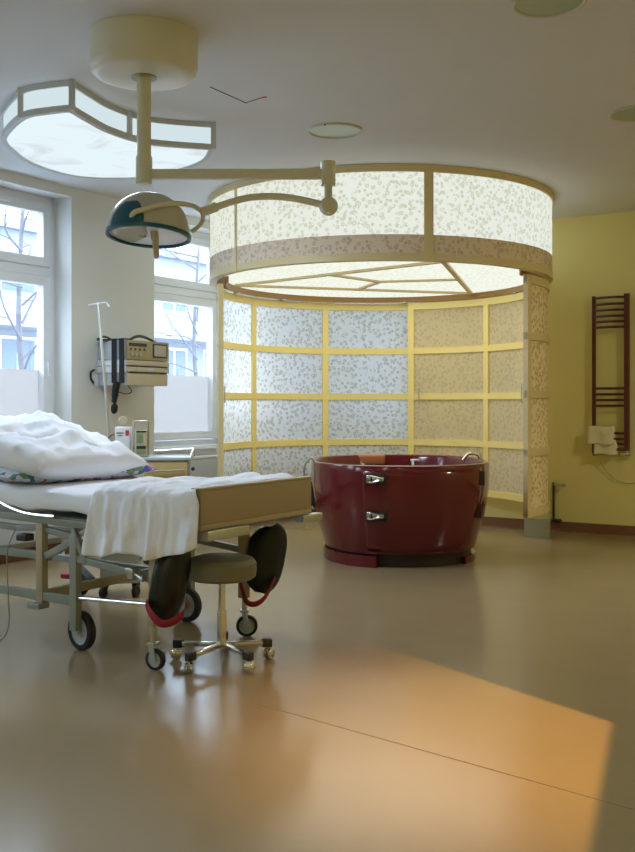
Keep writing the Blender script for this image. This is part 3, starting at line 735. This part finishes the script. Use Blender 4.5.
# stirrups: black calf shells
def stirrup(px0, d, lean, mirror, wid):
    c_ = P(*px0, d); lo_ = (c_-B0); cl_ = Vector((lo_.dot(eB), lo_.dot(eL), lo_.z))
    g = MB()
    def fn(u, v):
        # v: top 0 -> bottom 1 ; u across; shell curved round the calf, opening towards the foot
        q_ = 2*v-1; wdt = wid*max(.10, (1-abs(q_)**3.2))**.5*(1+.16*(1-v)-.06*v)
        t_ = (u-.5)*2; a = t_*1.05
        x = .075*(math.cos(a)-.5)+.02*math.cos(q_*1.4); y = wdt*math.sin(a)/math.sin(1.05)
        z = .168-.336*v+.012*t_*(1-2*v)
        return Vector((x, y+lean*(v-.5), z))
    g.grid(fn, 18, 24)
    yaw = R(mirror)
    o = g.build('calf_support', 'vinyl', bed, 'black padded calf shell', smooth=70, solid=.03); o.location = cl_; o.rotation_euler = (0, 0, yaw)
    return o
CS = Matrix
s1 = stirrup((168, 583), 4.53, -.07, -36, .070)
s2 = stirrup((265, 558), 5.2, -.05, -48, .086)
def strap(pts, w=.034):
    pts = spline(pts, 6); g = MB(); n = len(pts)-1
    def fn(u, v):
        k = int(round(u*n)); p = pts[k]; t_ = (pts[min(k+1, n)]-pts[max(k-1, 0)]).normalized(); sd = Vector((.25, 0, 1)); sd = (sd-t_*sd.dot(t_)*.8).normalized()
        return p+sd*(v-.5)*w
    g.grid(fn, n, 2); return g
def bl(x, y, d): q = P(x, y, d)-B0; return Vector((q.dot(eB), q.dot(eL), q.z))
strap([bl(146, 602, 4.48), bl(150, 612, 4.41), bl(160, 623, 4.38), bl(172, 622, 4.38), bl(183, 614, 4.40), bl(186, 600, 4.46)]).build('strap', 'red', bed, 'red webbing strap', solid=.004)
strap([bl(240, 582, 5.14), bl(243, 592, 5.08), bl(247, 602, 5.05), bl(256, 604, 5.05), bl(266, 596, 5.08), bl(275, 578, 5.14)], .028).build('strap', 'red', bed, 'red webbing strap', solid=.004)
# long bent cord from the bed to the floor
c = MB(); c.tube(spline([(-1.20, -.44, .56), (-1.235, -.46, .45), (-1.215, -.47, .25), (-1.21, -.47, .09), (-1.24, -.49, .014), (-1.32, -.50, .006), (-1.5, -.5, .006)], 6), .0035, 6); c.build('cord', 'greycord', bed)

# bed cover draped at the foot
b = MB(); Lt, Ld = .82, .0
def cover(u, v):
    # u along bed (0 head side .. 1 foot), v across from far to near and down
    drop = .265-.03*u-.055*max(0, (u-.80)/.20)**2+.012*math.sin(u*13); rad = .05
    total = Lt+rad*PI/2+drop; t_ = v*total
    s0 = -.60+.26*(1-v)*(1-v); s1_ = -.035+.085*min(max((v-.72)/.10, 0), 1); s = s0+(s1_-s0)*u
    wr = .014*nz(s*7+2, t_*4, 1.3)+.016*abs(nz(s*11+.6*t_*8, t_*6, 4.4))+.007*nz(s*26, t_*17, 8.1)
    if t_ < Lt:
        yy = .40-t_*(.40+.455)/Lt; x_, y_, z_ = s, yy, .818+.022*abs(nz(s*5, yy*4, 7))+wr+.03*math.exp(-((u-.9)/.12)**2)*max(0, nz(yy*6, 2))
    elif t_ < Lt+rad*PI/2:
        a = (t_-Lt)/rad; x_, y_, z_ = s, -.455-rad*math.sin(a), .818-rad*(1-math.cos(a))+wr
    else:
        dd = t_-Lt-rad*PI/2; k = dd/max(drop, .01)
        fold = (1-abs(math.sin(u*10.5+2.2*nz(u*3, 5))))*.045*k**.7+.02*nz(s*13, dd*5, 2)+.012*nz(s*30, dd*9, 6)
        x_, y_, z_ = s+.012*k*math.sin(u*15), -.505-.012*k-fold, .818-rad-dd
    return Vector((x_, y_, z_))
b.grid(cover, 70, 90)
o = b.build('bed_cover', 'blanket', None, smooth=80, solid=.006); o.location = B0; o.rotation_euler = (0, 0, PHI)
tag(o, 'white bed cover draped over the near side at the foot of the bed', 'blanket')

def pillow(name, label, c_, dims, rz, m, seed, tilt=(0, 0), lump=.06, cat='pillow', droop=0):
    b = MB(); a_, bb, h = dims; n1, n2 = 44, 44
    def side(sg):
        def fn(u, v):
            x = u*2-1; y = v*2-1
            e = (max(0, 1-abs(x)**2.6)*max(0, 1-abs(y)**2.6))**.42
            sq = 1-.10*(abs(x)**2)*(abs(y)**2)*0
            pin = 1-.06*(1-abs(x)**2)*abs(y)**4-.0
            z = sg*h*e
            w = lump*(nz(x*1.6+seed, y*1.6, 1)+.5*nz(x*4+seed, y*4, 3)+.28*abs(nz(x*9, y*9+seed, 5)))*e
            zz = z+(w if sg > 0 else w*.15)
            return Vector((a_*x*pin, bb*y*(1-.06*(1-y*y)*abs(x)**4), zz-droop*(x*x)))
        return fn
    b.grid(side(1), n1, n2); b.grid(side(-1), n1, n2)
    o = b.build(name, m, None, smooth=80)
    o.location = bedw(*c_); o.rotation_euler = (tilt[0], tilt[1], PHI+rz)
    return tag(o, label, cat)
pillow('pillow', 'floral pillow lowest in the pile at the head of the bed', (-1.46, .02, .856), (.37, .49, .07), R(-5), 'floral', 3, (0, R(4)), .03)
pillow('pillow', 'large white pillow lying on the floral pillow', (-1.36, -.05, .945), (.34, .44, .115), R(5), 'sheet', 11, (R(-1), R(13)), .065)
pillow('duvet', 'crumpled white duvet heaped on top of the pillows', (-1.50, -.10, 1.015), (.31, .30, .10), R(-20), 'sheet', 23, (R(-2), R(6)), .06, 'duvet')

# ------------------------------------------------------------------ stool
SX, SY = -.445, 4.65
st = thing('swivel_stool', 'round olive-grey swivel stool on a chrome five-star base at the foot of the bed', 'stool', (SX, SY, 0))
MB().lathe([(0, .50), (.11, .498), (.145, .488), (.161, .468), (.163, .435), (.158, .405), (.14, .392), (0, .39)], 56).build('seat', 'green_vinyl', st)
MB().cyl((0, 0, .08), (0, 0, .39), .016).cyl((0, 0, .07), (0, 0, .24), .021).lathe([(0, .395), (.10, .392), (.10, .386), (.02, .375)], 32).build('column', 'chrome', st)
for k in range(5):
    a = R(-124+72*k); ca, sa = math.cos(a), math.sin(a)
    MB().bar((0, 0, .088), (.205*ca, .205*sa, .078), .026, .022, .004).build('base_arm', 'chrome', st)
    MB().bar((.195*ca, .195*sa, .078), (.242*ca, .242*sa, .076), .034, .038, .005).build('arm_cap', 'dark_plastic', st)
    cx_, cy_ = .23*ca, .23*sa; th = a+R(40)
    w = MB(); mt = Matrix.Translation((cx_, cy_, .026)) @ Matrix.Rotation(th, 4, 'Z') @ Matrix.Rotation(PI/2, 4, 'X')
    for off in (-.011, .011): w.lathe([(0, off-.008), (.02, off-.008), (.026, off-.004), (.026, off+.004), (.02, off+.008), (0, off+.008)], 20, mt)
    w.cyl((cx_, cy_, .03), (cx_, cy_, .062), .007); w.build('castor', 'chrome', st)

# ------------------------------------------------------------------ cabinet beside the bed, pumps, pole
def loc_px(x, d): return Vector(((x-317.5)/F*d, d, 0))
c0 = loc_px(143.5, 7.50)
cab = thing('bedside_cabinet', 'bedside cabinet with tan drawer and chrome gallery behind the bed', 'cabinet', c0, R(4))
cw, cd = .335, .36
MB().bx((0, .0, .10), (cw, cd, .785)).build('body', 'grey_metal', cab)
dr = MB().bx((.004, -.018, .635), (cw-.004, 0, .775), .004).build('drawer', 'oak', cab)
MB().cyl((.06, -.045, .705), (cw-.03, -.045, .715), .007).cyl((.07, -.045, .705), (.07, -.01, .705), .006).cyl((cw-.04, -.045, .715), (cw-.04, -.01, .715), .006).build('handle', 'beige_plastic', dr)
MB().bx((.004, -.018, .12), (cw-.004, 0, .625), .004).build('cabinet_door', 'oak', cab)
MB().bx((-.14, -.03, .785), (cw+.02, cd+.02, .808), .004).build('top', 'grey_metal', cab)
MB().cyl((.05, cd, .84), (cw+.02, cd, .855), .010).cyl((cw+.01, -.02, .80), (cw+.02, cd, .855), .010).cyl((cw+.02, cd, .80), (cw+.02, cd, .855), .01).cyl((.05, cd, .80), (.05, cd, .84), .01).build('gallery_rail', 'chrome', cab)
MB().bx((cw, -.015, .12), (cw+.018, .02, .80)).build('side_post', 'steel', cab)
MB().ball((cw+.035, -.01, .72), .015).build('knob', 'dark_plastic', cab)
for (x_, y_) in ((.03, .03), (cw-.03, .03), (.03, cd-.03), (cw-.03, cd-.03)):
    q = MB(); q.cyl((x_, y_-.012, .035), (x_, y_+.012, .035), .035); q.cyl((x_, y_, .05), (x_, y_, .11), .01); q.build('castor', 'rubber', cab)
dz = .810
pa = c0+Vector((-.205*0, 0, 0))
pump = thing('infusion_pump', 'white boxy pump with a red sticker standing on the bedside cabinet', 'medical pump', P(123.5, 457, 7.62)*1, R(4)); pump.location.z = dz
MB().bx((-.056, -.06, 0), (.056, .08, .225), .008).build('case', 'white_plastic', pump)
MB().bx((.022, -.063, .16), (.05, -.059, .20)).build('red_label', 'red_paint', pump, 'red sticker')
MB().bx((-.045, -.063, .175), (.005, -.059, .182)).bx((-.035, -.063, .155), (.0, -.059, .161)).build('print_lines', 'dark_plastic', pump)
q = MB(); q.cyl((0, 0, .22), (0, 0, .262), .008); q.lathe([(0, -.016), (.03, -.016), (.036, -.008), (.036, .008), (.03, .016), (0, .016)], 24, Matrix.Translation((0, 0, .27)) @ Matrix.Rotation(PI/2, 4, 'X')); q.build('knob', 'beige_plastic', pump)
pump2 = thing('syringe_pump', 'narrow grey device inside a carrying frame standing on the bedside cabinet', 'medical pump', P(141, 457, 7.58), R(4)); pump2.location.z = dz
MB().bx((-.038, -.05, .005), (.05, .06, .20), .006).build('case', 'beige_plastic', pump2)
MB().bx((-.028, -.054, .105), (.022, -.049, .175)).build('display', 'lcd', pump2)
MB().bx((-.03, -.054, .185), (.045, -.049, .196)).bx((-.028, -.054, .06), (.042, -.049, .082)).build('dark_strip', 'dark_plastic', pump2)
MB().bx((-.028, -.054, .02), (.042, -.049, .05)).build('keypad', 'lcd', pump2)
MB().tube([(-.056, 0, 0), (-.056, 0, .255), (-.046, 0, .268), (.046, 0, .268), (.056, 0, .255), (.056, 0, 0)], .007, 8).build('handle_frame', 'steel', pump2)
# drip pole, leaning
tp_, bt_ = P(98, 304, 7.72), P(120.3, 405, 7.62); bt_.z = .03
ip = thing('drip_stand', 'thin leaning drip stand with a white hooked top in front of the wall monitors', 'drip stand', (bt_.x, bt_.y, 0))
tl = tp_-Vector((bt_.x, bt_.y, 0))
MB().tube([Vector((0, 0, .05)), tl*.6+Vector((0, 0, .02)), tl], [.014, .012, .010], 10).build('pole', 'steel', ip)
hk = MB(); hk.tube(spline([tl+Vector((-.075, .0, -.012)), tl+Vector((-.05, 0, -.004)), tl, tl+Vector((.05, 0, .01)), tl+Vector((.07, 0, .005)), tl+Vector((.085, .0, -.02))], 5), .007, 8); hk.ball(tl, .014, n=10); hk.build('hook_bar', 'white_plastic', ip)
bs = MB()
for k in range(4):
    a = R(20+90*k); bs.bar((0, 0, .05), (.16*math.cos(a), .16*math.sin(a), .02), .025, .03)
bs.build('base', 'steel', ip)
cb = MB(); q0 = P(114, 434, 7.6)-Vector((bt_.x, bt_.y, 0))
cb.tube(spline([q0, q0+Vector((-.04, 0, -.03)), q0+Vector((-.05, 0, -.12)), q0+Vector((-.02, 0, -.2))], 5), .004, 6); cb.build('line', 'cord', ip)

# pale box on castors behind the bed (under the cover)
q = P(120, 560, 6.35); bxm = thing('castor_box', 'pale grey metal box on black castors standing behind the bed frame', 'trolley', (q.x, q.y, 0), R(10))
MB().bx((-.12, -.15, .09), (.12, .15, .48), .01).build('body', 'grey_metal', bxm)
for (x_, y_) in ((-.10, -.12), (.10, -.12), (-.1, .12), (.1, .12)):
    w = MB(); w.lathe([(0, -.014), (.03, -.014), (.038, -.008), (.038, .008), (.03, .014), (0, .014)], 20, Matrix.Translation((x_, y_, .038)) @ Matrix.Rotation(R(60), 4, 'Z') @ Matrix.Rotation(PI/2, 4, 'X')); w.cyl((x_, y_, .05), (x_, y_, .095), .01); w.build('castor', 'rubber', bxm)
q = P(80, 582, 6.3); pd = thing('foot_pedal', 'small black wheeled foot control on the floor under the bed', 'foot control', (q.x, q.y, 0), R(-30))
w = MB(); w.lathe([(.02, -.02), (.055, -.02), (.068, -.01), (.068, .01), (.055, .02), (.02, .02)], 24, Matrix.Translation((0, 0, .068)) @ Matrix.Rotation(PI/2, 4, 'X'), closed=True); w.build('wheel', 'rubber', pd)
MB().bar((-.06, 0, .20), (.09, 0, .10), .07, .04, .008).bar((-.05, .0, .14), (-.05, 0, .26), .03, .05, .006).build('pedal', 'dark_plastic', pd)
MB().bx((-.14, -.03, .10), (-.07, .03, .13), .006).build('pedal_tip', 'red', pd, 'red tip')

# ------------------------------------------------------------------ monitors on the wall
mon_u0, mon_u1 = 2.69, 3.20; mp = .342
shelf = thing('equipment_box', 'grey box with plain beige front, lowest of the stack on the wall', 'medical equipment', W(0, -(mon_u0+mon_u1)/2, 1.363), PHI)
Lm = mon_u1-mon_u0; hl = Lm/2
MB().bx((.0, -hl, 0), (mp-.012, hl, .105), .003).build('box_body', 'grey_metal', shelf)
MB().bx((mp-.012, -hl+.0, .0), (mp, hl-.01, .10), .003).build('front', 'beige_plastic', shelf, 'beige front panel')
MB().bx((.0, -hl-.04, -.01), (.012, hl+.02, .09)).build('wall_plate', 'white_plastic', shelf)
q = MB(); q.tube(spline([(.3, -hl+.05, 0), (.28, -hl+.12, -.05), (.22, -hl+.10, -.07), (.15, -hl+.02, -.03)], 5), .004, 6); q.build('cable', 'cord', shelf)
rec = thing('chart_recorder', 'flat white unit with two ribbed beige fronts in the middle of the wall stack', 'medical monitor', W(0, -(mon_u0+mon_u1)/2, 1.469), PHI)
MB().bx((.01, -hl-.012, 0), (mp-.010, hl, .052), .004).bx((.01, -hl-.012, .055), (mp-.010, hl, .105), .004).build('case', 'white_plastic', rec)
MB().bx((mp-.010, -hl-.008, .004), (mp+.004, hl+.01, .048), .005).bx((mp-.010, -hl-.008, .06), (mp+.004, hl+.01, .10), .005).build('front', 'beige_plastic', rec, 'two ribbed beige fronts')
MB().bx((mp-.004, -hl+.03, -.002), (mp+.006, hl-.03, .010)).bx((mp-.004, -hl, .05), (mp+.004, hl, .057)).build('paper_slot', 'dark_plastic', rec)
MB().bx((mp, -.02, .018), (mp+.008, .05, .04), .003).bx((mp, -.13, .03), (mp+.007, -.10, .05), .003).build('catch', 'grey_metal', rec)
mo = thing('patient_monitor', 'olive-fronted monitor with a small grey screen on top of the wall stack', 'medical monitor', W(0, -(mon_u0+mon_u1)/2, 1.576), PHI)
mh = .162
MB().bx((.01, -hl, 0), (mp-.02, hl, mh), .006).build('case', 'grey_metal', mo)
ft = MB().bx((mp-.02, -hl, .0), (mp, hl+.008, mh), .004).build('front', 'olive', mo, 'olive front panel')
MB().bx((mp-.002, -hl+.02, mh-.05), (mp+.002, -hl+.235, mh-.022)).build('display', 'dark_plastic', ft, 'dark display strip')
MB().bx((mp-.002, .055, .025), (mp+.004, hl-.02, mh-.018), .003).build('screen_bezel', 'dark_plastic', ft)
MB().bx((mp+.002, .07, .038), (mp+.008, hl-.035, mh-.03), .003).build('screen', 'screen', ft)
for k in range(4): MB().cyl((mp-.002, -hl+.04+.055*k, .088), (mp+.006, -hl+.04+.055*k, .088), .009, n=12).build('button', 'dark_plastic', ft)
for k in range(3): MB().cyl((mp-.002, -hl+.05+.05*k, .045), (mp+.012, -hl+.05+.05*k, .045), .014, n=16).build('dial', 'screen', ft)
q = MB(); q.tube(spline([(.24, -hl+.12, mh), (.26, -hl+.18, mh+.035), (.26, .0, mh+.045), (.25, .1, mh+.03), (.24, .2, mh+.004)], 5), .012, 8); q.build('handle', 'dark_plastic', mo, 'black carrying handle')
q = MB(); q.bx((.04, -hl-.05, mh+.0), (.14, -hl+.06, mh+.012), .004); q.tube(spline([(.05, -hl-.05, mh+.01), (.08, -hl, mh+.035), (.12, -hl+.05, mh+.01)], 5), .008, 8); q.build('bracket', 'dark_plastic', mo)
# black belt
b = MB()
def belt(y0, pts, w):
    for (ax, az), (bx_, bz) in zip(pts[:-1], pts[1:]): b.bar((ax, y0, az), (bx_, y0, bz), w, .006)
yb = -hl-.022
# two bands laid over the near end of the stack, hanging down the side
for x0 in (.19, .275):
    b.bx((x0, yb-.004, .02), (x0+.052, yb+.002, .385)); b.bx((x0, yb-.004, .381), (x0+.052, yb+.09, .387))
b.tube(spline([(.245, yb, .03), (.235, yb-.004, -.05), (.22, yb-.004, -.14)], 5), [.03]*4+[.028]*4+[.022]*3, 8)
b.tube(spline([(.22, yb, -.14), (.222, yb, -.17), (.212, yb, -.235)], 5), [.014, .012, .012, .014, .02, .026, .028, .028, .026, .02, .01], 8)
o = b.build('monitor_belt', 'cord', None); o.location = W(0, -(mon_u0+mon_u1)/2, 1.363); o.rotation_euler = (0, 0, PHI)
tag(o, 'black elastic belt hung over the near end of the wall monitors', 'belt')
q = MB(); q.tube(spline([(.015, -hl-.055, .02), (.02, -hl-.09, .06), (.02, -hl-.09, .11), (.015, -hl-.05, .13)], 5), .009, 8); q.build('side_handle', 'dark_plastic', shelf)

# ------------------------------------------------------------------ shuttered ceiling spotlight (above the frame)
LP = Vector((.95, 2.95, 2.86))
patch = [Vector(p) for p in ((1.115, 3.785), (.16, 5.22), (-1.5, 4.9), (-1.6, 2.2), (.53, 2.12))]
sp = thing('ceiling_spotlight', 'shuttered ceiling spotlight throwing a warm patch on the floor', 'spotlight', (LP.x, LP.y, CEIL))
zp = -.24; k = (CEIL+zp-LP.z)/(0-LP.z)
hole = [((p.x-LP.x)*k, (p.y-LP.y)*k) for p in patch]
b = MB(); bw = .36
outer = [(bw, bw), (-bw*.2, bw), (-bw, bw), (-bw, -bw), (bw, -bw)]
vi = [b.bm.verts.new((*h_, zp)) for h_ in hole]; vo = [b.bm.verts.new((*h_, zp)) for h_ in outer]
for i in range(5): b.bm.faces.new((vi[i], vi[(i+1) % 5], vo[(i+1) % 5], vo[i]))
b.build('shutter', 'dark_plastic', sp, solid=.002, smooth=0)
b = MB()
for (x0, y0, x1, y1) in ((-bw, -bw, bw, -bw+.01), (-bw, bw-.01, bw, bw), (-bw, -bw, -bw+.01, bw), (bw-.01, -bw, bw, bw)): b.bx((x0, y0, zp), (x1, y1, -.001))
b.build('housing', 'dark_plastic', sp, smooth=0)
ld = bpy.data.lights.new('warm_bulb', 'SPOT'); ld.energy = 270; ld.spot_size = R(57); ld.spot_blend = 1.0; ld.color = (1, .53, .13); ld.shadow_soft_size = .001
lo_ = bpy.data.objects.new('warm_bulb', ld); COL.objects.link(lo_); lo_.location = LP; lo_.rotation_euler = (Vector((.80, 3.6, 0))-LP).to_track_quat('-Z', 'Y').to_euler()

# lamps: fluorescent tubes behind the diffusers, and three fill downlights added out of view
def disc_light(p, size, energy, col, name, spread=180):
    l = bpy.data.lights.new(name, 'AREA'); l.shape = 'DISK'; l.size = size; l.energy = energy; l.color = col; l.spread = R(spread)
    o = bpy.data.objects.new(name, l); COL.objects.link(o); o.location = p; return o
disc_light((Cx, Cy, 2.283), 2.2, 11, (1, .95, .74), 'canopy_tubes')
disc_light((-1.35, 6.25, 2.80), .8, 26, (.72, .86, 1.0), 'crescent_tubes')
for q, lab, e_w in ((W(4.6, -10.0), 'added fill downlight behind the camera on the window side', 16), (W(6.9, -9.6), 'added fill downlight behind the camera on the far side', 4), (W(6.4, -2.6), 'added fill downlight out of view right of the towel radiator', 28)):
    t = thing('recessed_downlight', lab, 'ceiling light', (q.x, q.y, CEIL))
    MB().lathe([(.145, 0), (.165, -.001), (.165, -.008), (.145, -.008)], 40, closed=True).build('ring', 'downlight_ring', t)
    disc_light((q.x, q.y, CEIL-.012), .29, e_w, (.86, .93, 1.0) if e_w == 16 else (1, .93, .74), 'added_fill_lamp')

# ------------------------------------------------------------------ world and view
wd = bpy.data.worlds.new('overcast_sky'); scene.world = wd; wd.use_nodes = True
bg = wd.node_tree.nodes['Background']; bg.inputs['Color'].default_value = (.62, .78, 1.0, 1); bg.inputs['Strength'].default_value = 6.2
scene.view_settings.view_transform = 'Standard'; scene.view_settings.look = 'None'; scene.view_settings.gamma = 1.0
scene.view_settings.use_curve_mapping = False; scene.view_settings.exposure = 0.65
scene.cycles.use_denoising = True
scene.cycles.max_bounces = 10; scene.cycles.diffuse_bounces = 6; scene.cycles.transparent_max_bounces = 12; scene.cycles.glossy_bounces = 4
scene.cycles.caustics_reflective = False; scene.cycles.caustics_refractive = False; scene.cycles.sample_clamp_indirect = 6.0
